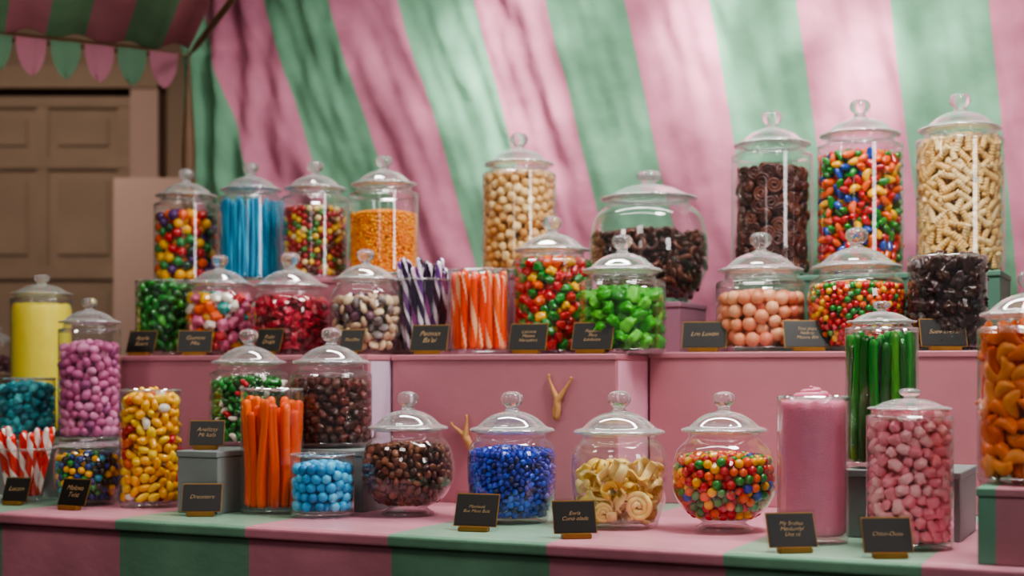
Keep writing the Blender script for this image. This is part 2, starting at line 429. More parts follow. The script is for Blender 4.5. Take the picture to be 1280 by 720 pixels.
def crate(u0,u1,v0,v1,z0,z1,mat,label,name='display_crate',side=None):
    e=bpy.data.objects.new(name,None); x,y=uv2xy((u0+u1)/2,(v0+v1)/2); e.location=(x,y,z0); e.rotation_euler=(0,0,ANG); link(e)
    meta(e,label,'display riser')
    def part(nm,a0,a1,b0,b1,c0,c1,m,bv=.002):
        o=rbox(nm,a0,a1,b0,b1,c0,c1,m,bv)
        o.location=((a0+a1)/2-(u0+u1)/2,(b0+b1)/2-(v0+v1)/2,c0-z0); o.rotation_euler=(0,0,0); o.parent=e
    t=.014
    part('top_board',u0-.002,u1+.002,v0-.004,v1,z1-t,z1,mat,.003)
    part('front_board',u0,u1,v0,v0+t,z0,z1-t,mat)
    part('back_board',u0,u1,v1-t,v1,z0,z1-t,mat)
    part('side_board',u0,u0+t,v0+t,v1-t,z0,z1-t,side or mat)
    part('side_board',u1-t,u1,v0+t,v1-t,z0,z1-t,side or mat)
    return e
M_lit_side=simple('pink_lit_side','#e2a8bc',.45,.08)  # lighter pink: light caught by the crate side is put into the colour
crate(uL0,uL1,.5,1.04,TB,LT,M_pinkwood,'dusty pink painted wooden crate carrying candy jars',side=simple('lavender_lit_side','#cdb8cc',.5,.08))  # paler side boards, light on that face put into their colour
crate(uL1+.006,uM1,.6,1.27,TB,MT,M_pinkwood,'pink painted wooden crate with wooden tongs on front',side=M_lit_side)
crate(uM1+.006,uR1,.8,1.3,TB,RT,M_pinkwood,'wide pink wooden crate under large candy jars')
def topr(pa,pb,v0,v1,z0,z1,mat,lab): crate(Upx(pa,v0),Upx(pb,v0),v0,v1,z0,z1,mat,lab)
topr(172,520,.79,1.02,LT,1.44,M_pinkwood,'low pink riser on the crate behind small jars')
topr(602,700,.96,1.18,MT,1.45,M_mauve,'small mauve riser under the tall cream candy jar')
topr(768,850,.98,1.19,MT,1.37,M_mauve,'small mauve riser under the glass bowl jar')
topr(918,1250,1.07,1.29,RT,1.43,M_teal,'green painted riser under three tall jars')
uA1=Upx(272,.15)
crate(Upx(222,.15),uA1,.15,.495,TB,RS,M_grey,'small grey riser with a name card')
crate(uA1+.006,Upx(455,.32),.315,.495,TB,RS,M_grey,'grey riser behind the orange candy glass')
crate(Upx(-60,.31),Upx(146,.31),.31,.456,TB,RS,M_grey,'grey riser carrying pink and turquoise candies')
crate(Upx(-60,.31),uL0-.008,.462,.65,TB,RS,M_grey,'grey riser under the yellow jar')
crate(Upx(-80,.66),uL0-.008,.66,.9,TB,1.19,M_brown,'dark wooden riser under a small jar')
crate(Upx(1058,.3),Upx(1200,.3),.3,.52,TB,1.024,M_grey,'grey riser under the green candy rope jar')
crate(Upx(1222,.02),Upx(1400,.02),.02,.27,TB,1.02,M_cst,'pink and green striped riser under orange candy jar')

# ---------------- palette ----------------
RED='#c81018';GRN='#128a22';YEL='#f7b800';ORG='#f26208';BLU='#1040b0';PUR='#54206e';WHT='#efe6d8';PNK='#e77aa0'
rain=[('red',RED,3),('green',GRN,2.2),('yellow',YEL,2.2),('orange',ORG,2),('blue',BLU,.5)]
def jr(*a,**k): return make_jar(*a,**k)
J=g(jr('globe',510,117,489,None,TB,'footed globe jar of round chocolates, clear glass',lidr=.86,ybot=650),'chocolates in the footed globe jar')
fill(J,'button',[('milk chocolate','#6a3820',3),('dark chocolate','#472214',2),('light chocolate','#8a5234',1)],.0082,551,'chocolate_button','round button in the footed globe jar',M_choc,indiv=150)
J=g(jr('round',640,112,489,None,TB,'short lidded jar of deep blue candies',ybot=658),'blue candies in the short jar')
fill(J,'pebble',[('deep blue','#0830b8',3),('royal blue','#1050dc',2),('navy blue','#06206e',1)],.0062,556,'blue_pebble_candy','pebble candy in the short lidded jar',M_gloss,indiv=200)
J=g(jr('round',774,120,488,None,TB,'short lidded jar of rolled cream candy ribbons',ybot=665),'cream ribbons in the short jar')
fill(J,'roll',[('cream','#eed28a',3),('pale yellow','#f2ca62',2)],.0195,572,'cream_candy_ribbon','rolled ribbon in the short lidded jar',M_soft,dens=1.2,flat=True,jit=.9,alt='ribbon')
cx,cy,z0=J['c']
for k,(dx,dz,s) in enumerate(((.03,.045,.027),(-.035,.032,.019))):
    m=candymesh('swirl','cream','#f2d482',M_soft); o=link(bpy.data.objects.new('swirl_candy',m))
    rr_=J['rf'](dz)-.006; dy=-math.sqrt(max(0,rr_**2-dx**2))
    o.matrix_world=Matrix.Translation((cx+dx,cy+dy*.95,z0+dz))@Matrix.Rotation(math.pi/2,4,'X')@Matrix.Rotation(-dx*8,4,'Y')@Matrix.Scale(s,4)
    meta(o,'coiled cream candy against the glass of the jar','candy',group=J['grp'])
J=g(jr('globe',905,130,489,None,TB,'footed globe jar of rainbow candy balls',lidr=.82,ybot=670),'rainbow balls in the footed globe jar')
fill(J,'ball',rain,.0088,563,'rainbow_candy_ball','glossy ball in the footed globe jar',M_gloss,indiv=200)
J=g(jr('can',1137,106,485,None,TB,'tall lidded jar of pink gummies on the tabletop',lidr=.98,q=.6,ybot=690),'pink gummies in the tall jar')
fill(J,'puff',[('pink','#fb98a8',3),('light pink','#ffbcc2',2.5)],.0105,508,'pink_gummy','soft puffy gummy in the tall lidded jar',M_soft,indiv=200,dens=.72,mound=.006)
J=g(jr('open',188,76,488,None,TB,'tall open glass of yellow candies',ybot=637,name='glass_vase'),'yellow candies in the tall open glass')
fill(J,'bean',[('yellow','#f9b400',5),('lemon','#fad020',2),('orange','#ea6c04',.8),('white',WHT,.6),('red',RED,.6)],.0112,484,'yellow_jelly_bean','jelly bean in the tall open glass',M_gloss,mound=.025,alt='egg',indiv=120,dens=.74)
J=g(jr('open',403,80,568,None,TB,'small open glass of light blue balls',ybot=650,name='glass_cup'),'light blue balls in the open glass')
fill(J,'ball',[('light blue','#2ea8da',3),('sky blue','#58c4ea',1.5),('blue','#1484ba',1)],.0105,574,'light_blue_candy_ball','ball candy in the small open glass',M_soft)
J=g(jr('round',110,83,548,None,TB,'small round bowl of dark mixed candy balls',lidr=.98,q=.28,ybot=635),'mixed balls in the small round jar')
fill(J,'ball',[('dark blue','#123a8a',2),('black','#17151c',2),('yellow',YEL,1.5),('green',GRN,1.5),('cyan','#2aa6bf',1)],.0082,562,'mixed_candy_ball','ball candy in the small round jar',M_gloss)
J=g(jr('can',1288,128,338,.14,1.02,'large lidded jar of orange slices on striped riser'),'orange slices in the large jar')
fill(J,'slice',[('orange','#f07818',3),('light orange','#f79a44',2.5),('deep orange','#e06008',1)],.0150,402,'orange_slice_candy','slice candy in the large lidded jar',M_soft,dens=.76,flat=True,jit=.25)
J=g(jr('can',311,98,411,.397,RS,'lidded jar of green and white candies'),'green candies in the lidded jar')
fill(J,'bean',[('green','#1f9030',4),('dark green','#0f6620',2),('white',WHT,1),('red',RED,.3)],.0088,468,'green_jelly_bean','bean in the lidded jar',M_gloss,indiv=130)
J=g(jr('can',414,102,409,.4,RS,'lidded jar of dark chocolate pieces'),'chocolates in the lidded jar on the riser')
fill(J,'nut',[('dark chocolate','#421a12',3),('red brown','#682416',2),('milk chocolate','#5c2e1c',1)],.0105,470,'chocolate_nut','nut in the lidded jar',M_choc,indiv=120)
J=g(jr('can',112,76,372,.385,RS,'slim lidded jar of pink candy eggs',q=1.0,lidr=1.0),'pink eggs in the slim jar')
fill(J,'egg',[('pink','#ca6a9c',3),('light pink','#dd8db6',2),('mauve','#a9558a',1)],.0115,424,'pink_candy_egg','sugar egg in the slim lidded jar',M_soft)
J=g(jr('open',33,70,473,.385,RS,'open glass of turquoise candy balls',name='glass_cup'),'turquoise balls in the open glass')
fill(J,'nut',[('turquoise','#1f9aa4',3),('teal','#107888',2),('light teal','#50c0c8',1)],.0115,476,'turquoise_candy','rough ball in the open glass',M_soft)
J=g(jr('can',-2,40,408,.78,1.19,'small lidded jar on the dark riser'),'dark candies in the small jar')
fill(J,'nut',[('maroon','#4a1a24',2),('plum','#3a1830',1)],.011,458,'maroon_candy','candy in the small lidded jar',M_soft,indiv=20)
J=g(jr('open',205,70,352,.66,LT,'open glass heaped with green candies',name='glass_cup'),'green candies in the open glass')
fill(J,'bean',[('green','#188020',3),('dark green','#0c5a18',2),('light green','#48aa30',1)],.0125,347,'green_candy_bean','bean in the open glass',M_gloss,mound=.02)
J=g(jr('round',275,84,318,.66,LT,'lidded jar of large multicoloured gummies',lidr=.97),'multicoloured gummies in the lidded jar')
fill(J,'nut',[('red',RED,2),('pink',PNK,2),('teal','#1f9a90',1.5),('yellow',YEL,1.5),('white',WHT,1.5),('orange',ORG,1.5)],.0138,364,'fruit_gummy','gummy in the lidded jar',M_gloss)
J=g(jr('round',363,98,315,.66,LT,'lidded jar of crimson gummies',lidr=.97),'crimson gummies in the lidded jar')
fill(J,'gummy',[('crimson','#b0102c',3),('dark red','#760a1c',2),('ruby','#cc2044',1)],.0125,369,'crimson_gummy','gummy in the lidded jar',M_gum,dens=.78)
J=g(jr('round',457,90,311,.66,LT,'lidded jar of beige and grey candies',lidr=.95),'beige candies in the lidded jar')
fill(J,'button',[('beige','#c8a88a',3),('cream','#e3cda6',2),('grey','#857a78',1.5),('plum','#6d4256',1)],.0115,366,'beige_candy_button','disc candy in the lidded jar',M_soft)
J=g(jr('can',690,98,270,.855,MT,'lidded jar of red and green mixed candies',lidr=.97),'red and green candies in the lidded jar')
fill(J,'nut',[('red',RED,3),('green',GRN,2.6),('orange',ORG,1.2),('yellow',YEL,.8)],.0115,320,'mixed_fruit_candy','fruit drop in the lidded jar',M_gloss,indiv=130)
J=g(jr('can',778,108,293,.735,MT,'lidded jar of bright green candy chunks',lidr=.93),'green chunks in the lidded jar')
fill(J,'chunk',[('bright green','#3aa41c',3),('green','#278418',2),('light green','#62c034',1)],.0158,358,'green_candy_chunk','chunk in the lidded jar',M_soft,dens=.74)
J=g(jr('can',951,112,290,.925,RT,'lidded jar of peach candy balls',lidr=.95),'peach balls in the lidded jar')
fill(J,'ball',[('peach','#ee9c74',3),('light peach','#f4b48c',2),('pink peach','#e8866a',1)],.0155,361,'peach_candy_ball','ball in the lidded jar',M_soft)
J=g(jr('round',1071,122,284,.93,RT,'wide lidded jar of small rainbow balls',lidr=.9),'small rainbow balls in the wide jar')
fill(J,'ball',[('red',RED,4),('green',GRN,2.2),('yellow',YEL,1.6),('orange',ORG,2.4)],.0074,350,'small_rainbow_ball','small ball in the wide lidded jar',M_gloss,indiv=240,stuffshape='smallball')
J=g(jr('open',1184,96,322,.92,RT,'open glass of dark chocolate lumps',name='glass_vase'),'dark lumps in the open glass')
fill(J,'rough',[('dark brown','#38190f',3),('burgundy brown','#321318',2),('black','#1e1110',1)],.0168,316,'dark_chocolate_lump','chocolate lump in the open glass',M_choc,dens=.76,mound=.02)
J=g(jr('can',233,80,211,.91,1.44,'tall lidded jar of multicoloured balls'),'multicoloured balls in the tall jar')
fill(J,'ball',[('green','#1f8a3a',2),('yellow',YEL,2.4),('red',RED,2),('orange',ORG,1.6),('purple',PUR,1.2),('dark green','#123f22',1)],.0138,262,'gumball','gumball in the tall lidded jar',M_gloss)
J=g(jr('can',394,82,201,.91,1.44,'tall lidded jar of red and yellow drops'),'red and yellow drops in the tall jar')
fill(J,'ball',[('red','#a8201c',3),('yellow','#e0b020',2.4),('green','#3f7a26',1.6),('brown','#5c2a1a',1),('cream','#e8cf90',1)],.0088,256,'fruit_drop','fruit drop in the tall lidded jar',M_gloss,indiv=170)
J=g(jr('can',480,86,194,.91,1.44,'tall lidded jar of small orange drops'),'orange drops in the tall jar')
fill(J,'smallball',[('golden orange','#f08a04',3),('light orange','#f9a810',2)],.0050,262,'orange_drop','small drop in the tall lidded jar',M_soft,indiv=200)
J=g(jr('can',649,92,166,1.07,1.45,'tall lidded jar of cream toffee cubes'),'cream toffees in the tall jar')
fill(J,'drum',[('cream','#dcae6c',3),('light cream','#e8c88c',2),('tan','#c48c44',1)],.0125,212,'cream_toffee','toffee in the tall lidded jar',M_soft,indiv=150)
J=g(jr('bowl',811,148,213,1.085,1.37,'large round glass bowl jar of chocolate curls',lidr=.82,q=.72),'chocolate curls in the bowl jar')
fill(J,'curl',[('dark chocolate','#401c10',3),('milk chocolate','#60301c',2)],.0155,288,'chocolate_curl','curl in the round bowl jar',M_choc,dens=1.05,mound=.006,indiv=140)
J=g(jr('can',965,101,138,1.17,1.43,'tall lidded jar of dark chocolate rosettes'),'chocolate rosettes in the tall jar')
fill(J,'rosette',[('dark chocolate','#4a1c12',3),('brown chocolate','#642e1c',2)],.0195,205,'chocolate_rosette','rosette in the tall lidded jar',M_choc,dens=1.0,indiv=130,flat=True,jit=.18)
J=g(jr('can',1075,105,124,1.17,1.43,'tall lidded jar of rainbow jelly beans'),'rainbow beans in the tall jar')
fill(J,'bean',[('red',RED,3),('green',GRN,2.4),('yellow',YEL,1.7),('orange',ORG,2),('blue','#1d4fb5',1.4)],.0115,188,'rainbow_jelly_bean','jelly bean in the tall lidded jar',M_gloss,indiv=190,dens=.75)
J=g(jr('can',1200,107,116,1.17,1.43,'tall lidded jar of cream ridged candy sticks'),'cream twists in the tall jar')
fill(J,'twist',[('cream','#e4bc76',3),('pale cream','#efd298',2)],.0138,172,'cream_twist','ridged stick in the tall lidded jar',M_soft,indiv=190,dens=1.0,flat=True,jit=.15)

# ---------------- sticks ----------------
def stickmesh(name,Ln,r,cols,turns,mat,lobes=0,square=False,n=60,k=1):
    seg=20
    zs=[0,.1*r,.5*r]+list(np.linspace(r,Ln-r,n))+[Ln-.5*r,Ln-.1*r,Ln]
    rr=[.02*r,.5*r,.85*r]+[r]*n+[.85*r,.5*r,.02*r]
    sec=None
    if lobes: sec=lambda a:1+.1*math.cos(lobes*a)
    if square: sec=lambda a:(1/max(abs(math.cos(a)),abs(math.sin(a)))**.8)*(.75+.35*abs(math.cos(a)))
    wob=.002 if not square else .003
    V,Q=tube_data([(wob*math.sin(z*23),wob*math.sin(z*17+1),z) for z in zs],rr,seg,sec,twist=(.12 if lobes else 0))
    Q=np.array(Q); cc=[]
    m=len(zs)
    for i in range(m-1):
        for j in range(seg):
            ph=(j/seg*k+zs[i]*turns)%1
            acc=0
            for cfrac,cv in cols:
                acc+=cfrac
                if ph<=acc+1e-6: cc.append(srgb(cv)); break
            else: cc.append(srgb(cols[-1][1]))
    return qmesh(name,V,Q,mat,corner=np.array(cc))
def sticks(J,meshes,r,Ln,n,name,desc,lean=.0,seed=1,inner=True,over=0,jl=.05,jt=.06):
    rng=np.random.default_rng(seed); cx,cy,z0=J['c']; R=J['R']-r-.004
    pos=[]
    m=max(4,int(2*math.pi*R*(1-lean)/(2.12*r)));
    for i in range(m): pos.append((R,2*math.pi*i/m))
    if inner and R>2.4*r:
        R2=R-2.1*r; m2=max(3,int(2*math.pi*R2/(2.2*r)))
        for i in range(m2): pos.append((R2,2*math.pi*(i+.5)/m2))
    for q,(rad,a) in enumerate(pos):
        me,word=meshes[q%len(meshes)]
        l=1+rng.uniform(-jl,jl)
        rb=rad*(1-lean); 
        b=Vector((rb*math.cos(a),rb*math.sin(a),.013)); a2=a+rng.uniform(-jt,jt)
        rt=rad*(1+over*rng.uniform(0,1))
        t=Vector((rt*math.cos(a2),rt*math.sin(a2),.013+Ln))
        d=(t-b).normalized(); rot=d.to_track_quat('Z','Y').to_matrix().to_4x4()
        o=bpy.data.objects.new(name,me); o.matrix_world=Matrix.Translation(Vector((cx,cy,z0))+b)@rot@Matrix.Rotation(rng.uniform(0,6.28),4,'Z')@Matrix.Diagonal((1,1,l,1)); link(o)
        meta(o,f"{word} {desc}",'candy',group=J['grp'])
J=g(jr('can',314,80,203,.91,1.44,'tall lidded jar of turquoise candy sticks'),'turquoise sticks in the tall jar')
L=zpx(257,J['c'][1])-1.44
sticks(J,[(stickmesh('blue_stick',L,.0052,[(.5,'#0888b4'),(.5,'#18a6d0')],8,M_gloss,n=30),'turquoise'),(stickmesh('blue_stick',L*.96,.0052,[(1,'#1498c4')],8,M_gloss,n=30),'light turquoise')],.0054,L,30,'turquoise_candy_stick','thin candy stick in the tall jar',inner=True)
J=g(jr('open',340,78,487,None,TB,'tall open glass of orange candy ropes',ybot=645,name='glass_vase'),'orange ropes in the tall open glass')
L=zpx(502,J['c'][1])-TB-.01
me=[(stickmesh('orange_rope',L,.0088,[(.5,'#f45c02'),(.5,'#f0700c')],0,M_soft,square=True,n=20),'bright orange'),(stickmesh('orange_rope',L*.94,.0088,[(1,'#e65202')],0,M_soft,square=True,n=20),'deep orange')]
sticks(J,me,.0100,L,14,'orange_candy_rope','flat-sided candy rope in the open glass',lean=.04,jl=.05,jt=.16)
J=g(jr('can',1102,90,376,.37,1.024,'tall lidded jar of dark green candy ropes',lidr=.96,q=.75),'green ropes in the tall jar')
L=zpx(420,J['c'][1])-1.024-.012
me=[(stickmesh('green_rope',L,.0082,[(.5,'#158c1e'),(.5,'#2cab2e')],0,M_gum,lobes=6,n=40),'green'),(stickmesh('green_rope',L*.97,.0082,[(1,'#0e6c16')],0,M_gum,lobes=6,n=40),'dark green')]
sticks(J,me,.0088,L,14,'green_candy_rope','ribbed candy rope in the lidded jar')
J=g(jr('open',528,70,350,.745,MT,'open glass of purple striped candy sticks',name='glass_cup'),'purple striped sticks in the open glass')
L=zpx(330,J['c'][1])-MT-.01
me=[(stickmesh('purple_stick',L,.0080,[(.3,'#2e1a40'),(.14,'#efe6f0'),(.32,'#6a3a86'),(.24,'#efe6f0')],8,M_gloss,n=70),'purple and white striped'),
    (stickmesh('purple_stick',L*.95,.0080,[(.55,'#241634'),(.2,'#e8dcea'),(.25,'#8a3a7a')],7,M_gloss,n=70),'dark purple striped')]
sticks(J,me,.0082,L,14,'striped_candy_stick','candy stick in the open glass',lean=.2,over=.12,seed=3,jl=.07,jt=.25)
J=g(jr('open',599,76,338,.745,MT,'open glass of orange and white striped sticks',name='glass_cup'),'orange striped sticks in the open glass')
L=zpx(342,J['c'][1])-MT-.01
me=[(stickmesh('orange_stick',L,.0090,[(.74,'#f2500e'),(.26,'#f8c090')],5,M_gloss,n=80),'orange and cream striped'),(stickmesh('orange_stick',L*.95,.0090,[(.4,'#f46414'),(.10,'#f8c8a0'),(.40,'#ee4408'),(.10,'#f8c8a0')],4,M_gloss,n=80),'deep orange striped')]
sticks(J,me,.0092,L,14,'striped_candy_stick','candy stick in the open glass',lean=.08,over=.0,seed=5,jl=.06,jt=.15)
J=g(jr('open',30,78,560,None,TB,'open glass of red striped candy sticks',ybot=631,name='glass_cup'),'red striped sticks in the open glass')
L=zpx(538,J['c'][1])-TB-.012
me=[(stickmesh('red_stick',L,.0076,[(.6,'#e0301c'),(.4,'#f4e6de')],12,M_gloss,n=70),'red and white striped')]
sticks(J,me,.0078,L,14,'striped_candy_stick','candy stick in the open glass',lean=.5,over=.12,seed=8,jl=.09,jt=.35)
def powder(J,ytop,hexc,word,peak,rough=.5,swirl=False):
    cx,cy,z0=J['c']; R=J['R']-.004; h=zpx(ytop,cy)-z0
    pr=[(0,.013),(R*.9,.013),(R,.02)]+[(R,z) for z in np.linspace(.03,h-.012,40)]+[(R*.97,h-.003)]+[(R*(1-s),h+.002+(peak*.25*math.sin(s*1.5)**2 if peak else 0)) for s in np.linspace(.06,.98,16)]+[(0,h+.004+peak*.25)]
    V,Q=lathe_data(pr,80)
    for i in range(len(V)):
        nn=noise.noise(Vector(V[i])*90)+.5*noise.noise(Vector(V[i])*250)
        if V[i][2]>h-.01: V[i][2]+=.003*nn+ (peak>0)*.008*max(-.3,noise.noise(Vector((V[i][0]*75,V[i][1]*75,3))))
        V[i][:2]*=1-abs(nn)*.02
    m=simple(word.replace(' ','_')+'_powder',hexc,rough,.1,scale=40,bump=.4,bscale=300,coat=.3,sss=.3)
    if swirl:
        P=[];rd=[]
        for t in np.linspace(0,1,60):
            a=t*2*math.pi*2.6; rr_=R*.55*(1-t)**.8
            P.append((rr_*math.cos(a),rr_*math.sin(a),h+.004+peak*t*1.1)); rd.append(.0085*(1-.65*t))
        rd[0]=.001; rd[-1]=.0005
        V2,Q2=tube_data(P,rd,10); Q=np.concatenate([np.array(Q),np.array(Q2)+len(V)]); V=np.concatenate([V,V2])
    me=qmesh('sherbet',V,Q,m); o=link(bpy.data.objects.new('sherbet',me)); o.location=(cx,cy,z0)
    meta(o,f"{word} sherbet filling a glass",'candy',kind='stuff')
J=jr('open',1016,88,497,None,TB,'tall open glass filled with pink sherbet',ybot=682,name='glass_vase'); powder(J,502,'#d8809c','soft pink',.020,swirl=True)
J=jr('can',52,76,343,.553,RS,'tall lidded jar of yellow sherbet',q=.8,lidr=1.0); powder(J,381,'#ffe550','lemon yellow',0)

# ---------------- signs ----------------
_tm={}
def textmesh(s,mat):
    if s in _tm: return _tm[s]
    cu=bpy.data.curves.new('lettering','FONT'); cu.body=s; cu.align_x='CENTER'; cu.align_y='CENTER'; cu.size=1; cu.shear=.35; cu.extrude=.01; cu.space_line=.95; cu.offset=-.012
    o=bpy.data.objects.new('tmp',cu); link(o); bpy.context.view_layer.update()
    me=bpy.data.meshes.new_from_object(o.evaluated_get(bpy.context.evaluated_depsgraph_get()))
    bpy.data.objects.remove(o); me.materials.clear(); me.materials.append(mat)
    xs=[v.co.x for v in me.vertices]; ys=[v.co.y for v in me.vertices]
    _tm[s]=(me,max(xs)-min(xs),max(ys)-min(ys)); return _tm[s]
def boxmesh(name,sx,sy,sz,mat,bev=.001):
    bm=bmesh.new(); bmesh.ops.create_cube(bm,size=1); bmesh.ops.scale(bm,vec=(sx,sy,sz),verts=bm.verts)
    if bev: bmesh.ops.bevel(bm,geom=bm.edges[:],offset=bev,segments=2,affect='EDGES')
    me=bpy.data.meshes.new(name); bm.to_mesh(me); bm.free(); me.materials.append(mat); return me
def sign(x0,y0,x1,y1,z,text,v=None,yaw=-12,label='small black name card with tan lettering on gold base'):
    px=(x0+x1)/2
    if v is None:
        Y=(CZ-z)*F/(y1-HZ); X=TT(px)*Y
    else: X,Y=atv(px,v)
    yaw=yaw+6 if yaw>-10 else yaw-4
    w=(x1-x0)*Y/F*.96; h=(y1-y0)*Y/F*.98
    e=bpy.data.objects.new('name_card_stand',None); e.location=(X,Y+.010,z); e.rotation_euler=(0,0,math.radians(yaw)); link(e)
    meta(e,label,'sign',group='black candy name cards')
    b=child('base',boxmesh('base',w*.62,.018,.009,M_gold,.0015),e); b.location=(0,-.002,.0047)
    tilt=math.radians(-21)
    def plate(nm,me,dy,dz):
        o=child(nm,me,e); o.rotation_euler=(tilt,0,0); o.location=(0,dy+ -math.sin(tilt)*dz*1.0,.002+dz*math.cos(tilt)); return o
    plate('acrylic_holder',boxmesh('acrylic',w,.0016,h,M_acr,.0004),.0022,h/2)
    plate('card_edging',boxmesh('card_edging',w*.92,.0010,h*.85,M_gold,.0003),.0008,h*.52)
    plate('card',boxmesh('card',w*.88,.0012,h*.79,M_black,.0004),-.0004,h*.52)
    me,tw,th=textmesh(text,M_ink)
    s=min(w*.56/tw,h*.36/th)
    t=plate('lettering',me,-.0014,h*.55); t.scale=(s,s,s); t.rotation_euler=(math.pi/2+tilt,0,0)
    return e
V_L=.525;V_M=.622;V_R=.816
sign(150,411,195,447,LT,"Apple\nSours",V_L); sign(217,411,266,447,LT,"Gummi\nMix",V_L,-4)
sign(310,405,353,443,LT,"Ruby\nDrops",V_L,-20); sign(418,405,455,441,LT,"Pastilles",V_L,-16)
sign(506,402,562,445,MT,"Peiman\nBa'ei",V_M); sign(630,400,686,444,MT,"Lakrimt\nMoons\nNeraelort",V_M,-14); sign(708,398,769,443,MT,"Peppods\nPera\nLonbatas",V_M-.010,-17)
sign(848,397,912,441,RT,"Lrn Luvon",V_R); sign(978,395,1045,440,RT,"Toxi Jaips\nNebrat\nMouna Bliz",V_R,-6); sign(1150,392,1216,438,RT,"Suev kvera",V_R,-8)
sign(231,526,281,567,RS,"Anelizay\nMi kala",.18,-4)
sign(-6,594,35,632,TB,"Lucam"); sign(60,595,111,638,TB,"Melova\nTvist",None,-22); sign(221,601,278,646,TB,"Dreotters",None,-4)
sign(560,613,625,665,TB,"Manlwok\nBue Ment Bula",None,-14); sign(689,622,752,674,TB,"Enris\nCuno oladz",None,4)
sign(958,637,1031,692,TB,"My Srubaa\nMenlumlyl\nUve ra",None,4); sign(1078,643,1150,699,TB,"Chloo-Ounu",None,-4)

def tongs(px,py,sc,rotd):
    x,y=atv(px,.592); z=zpx(py,y)
    e=bpy.data.objects.new('wooden_tongs',None); e.location=(x,y,z); e.rotation_euler=(0,0,ANG); link(e)
    meta(e,'small pale wooden tongs fixed on the pink crate','tongs')
    for s in (-1,1):
        pts=[(s*.002,0,-.045),(s*.003,0,-.02),(-s*.001,0,-.005),(s*.008,0,.012),(s*.018,0,.03),(s*.026,0,.045),(s*.027,0,.055)]
        P=smooth_prof([(p[0],p[2]) for p in pts],4); P=[(p[0],-.001*s,p[1]) for p in P]; n=len(P)
        rad=[.0055+.0025*math.sin(i/n*6) for i in range(n)]; rad[0]=.001; rad[-1]=.001
        V,Q=tube_data([(a*sc,b,c*sc) for a,b,c in P],rad,8)
        o=child('tong_arm',qmesh('tong_arm',V,Q,M_spoon),e); o.rotation_euler=(0,math.radians(rotd),0)
tongs(697,500,1.0,6); tongs(582,545,.8,-25)

# ---------------- curtain ----------------
def curtain():
    nu,nz=400,240; U0,U1=-1.86,1.9; Z0,Z1=.15,2.95
    V=[];UV=[]
    for i in range(nz):
        z=Z0+(Z1-Z0)*i/(nz-1)
        for j in range(nu):
            U=U0+(U1-U0)*j/(nu-1)
            zt=1.2+465*np.interp(U,[-1.8,1.2],[4.7,3.5])/1778; dz=zt-z
            k=np.interp(U,[-1.8,-1.0,-.2,.3,.9],[.30,.29,.20,.12,.07])
            s=U-k*dz-(.10 if dz>0 else 0)*np.interp(U,[-1.5,.3],[1,.15])*dz*dz
            d=.022*noise.noise(Vector((s*2.6,z*.3,1.3)))+.013*noise.noise(Vector((s*8+z*.8,z*.9,4.3)))+.018*noise.noise(Vector((U*2.2+z*2,z*1.6-U*1.5,9)))
            d+=.0065*noise.noise(Vector((s*22+z*1.5,z*2.0,2)))+.008*noise.noise(Vector((U*7+z*5,z*4.5+U*4,2)))+.0040*noise.noise(Vector((U*17-z*6,z*12+U*6,7)))+.0012*noise.noise(Vector((U*36,z*30,5)))
            d+=.02*math.exp(-(U-U0)*5)*math.sin(U*55)
            x,y=uv2xy(U,1.5+d*1.5-.05*max(0,z-2.0))
            V.append((x,y,z)); UV.append((s,z))
    Q=np.array(grid_quads(nz,nu,False))
    me=qmesh('striped_curtain',V,Q,M_curtain)
    uvl=me.uv_layers.new(name='UVMap'); UV=np.array(UV,dtype=np.float32)
    uvl.data.foreach_set('uv',UV[Q.ravel()].ravel())
    o=link(bpy.data.objects.new('striped_curtain',me)); meta(o,'pink and green striped cotton tent curtain with soft folds','curtain')
curtain()
# ---------------- canopy ----------------
A=Vector((TT(236)*4.62,4.62,zpx(70,4.62)))
B=Vector((TT(-180)*4.15,4.15,A.z)); C=Vector((TT(330)*3.6,3.6,A.z+.02))
ce=bpy.data.objects.new('tent_canopy',None); ce.location=A; link(ce); meta(ce,'pink and green striped tent canopy on wooden poles','canopy')
def rod(name,a,b,r,mat,par):
    n=8; V,Q=tube_data([a.lerp(b,t)-a for t in np.linspace(0,1,n)],[.002]+[r]*(n-2)+[.002],10)
    me=qmesh(name,V,Q,mat); o=link(bpy.data.objects.new(name,me)); o.parent=par; o.location=a-par.location
rod('canopy_beam',A,B,.014,M_brown,ce); rod('canopy_beam',A,C,.010,M_brown,ce)
rod('canopy_pole',Vector((A.x,A.y,0)),A+Vector((0,0,.02)),.022,M_brown,ce)
nx,ny=60,40; V=[];UVs=[]
for i in range(ny):
    for j in range(nx):
        s=j/(nx-1); t=i/(ny-1)
        p=A+(B-A)*s+(C-A)*t+Vector((0,0,.02+.28*t-.04*math.sin(math.pi*t)+.012*math.sin(s*40)+.01*noise.noise(Vector((s*8,t*4,0)))))
        V.append(p-A); UVs.append((s*(B-A).length,t))
Q=np.array(grid_quads(ny,nx,False)); me=qmesh('canopy_cloth',V,Q,M_roof); uvl=me.uv_layers.new(name='UVMap'); uvl.data.foreach_set('uv',np.array(UVs,dtype=np.float32)[Q.ravel()].ravel())
child('canopy_cloth',me,ce)
be=bpy.data.objects.new('bunting',None); be.location=A; link(be); meta(be,'row of rounded pink and green pennants on the beam','bunting')
dirv=(B-A).normalized(); Lb=(B-A).length; w=.092; k=0; pos=.03
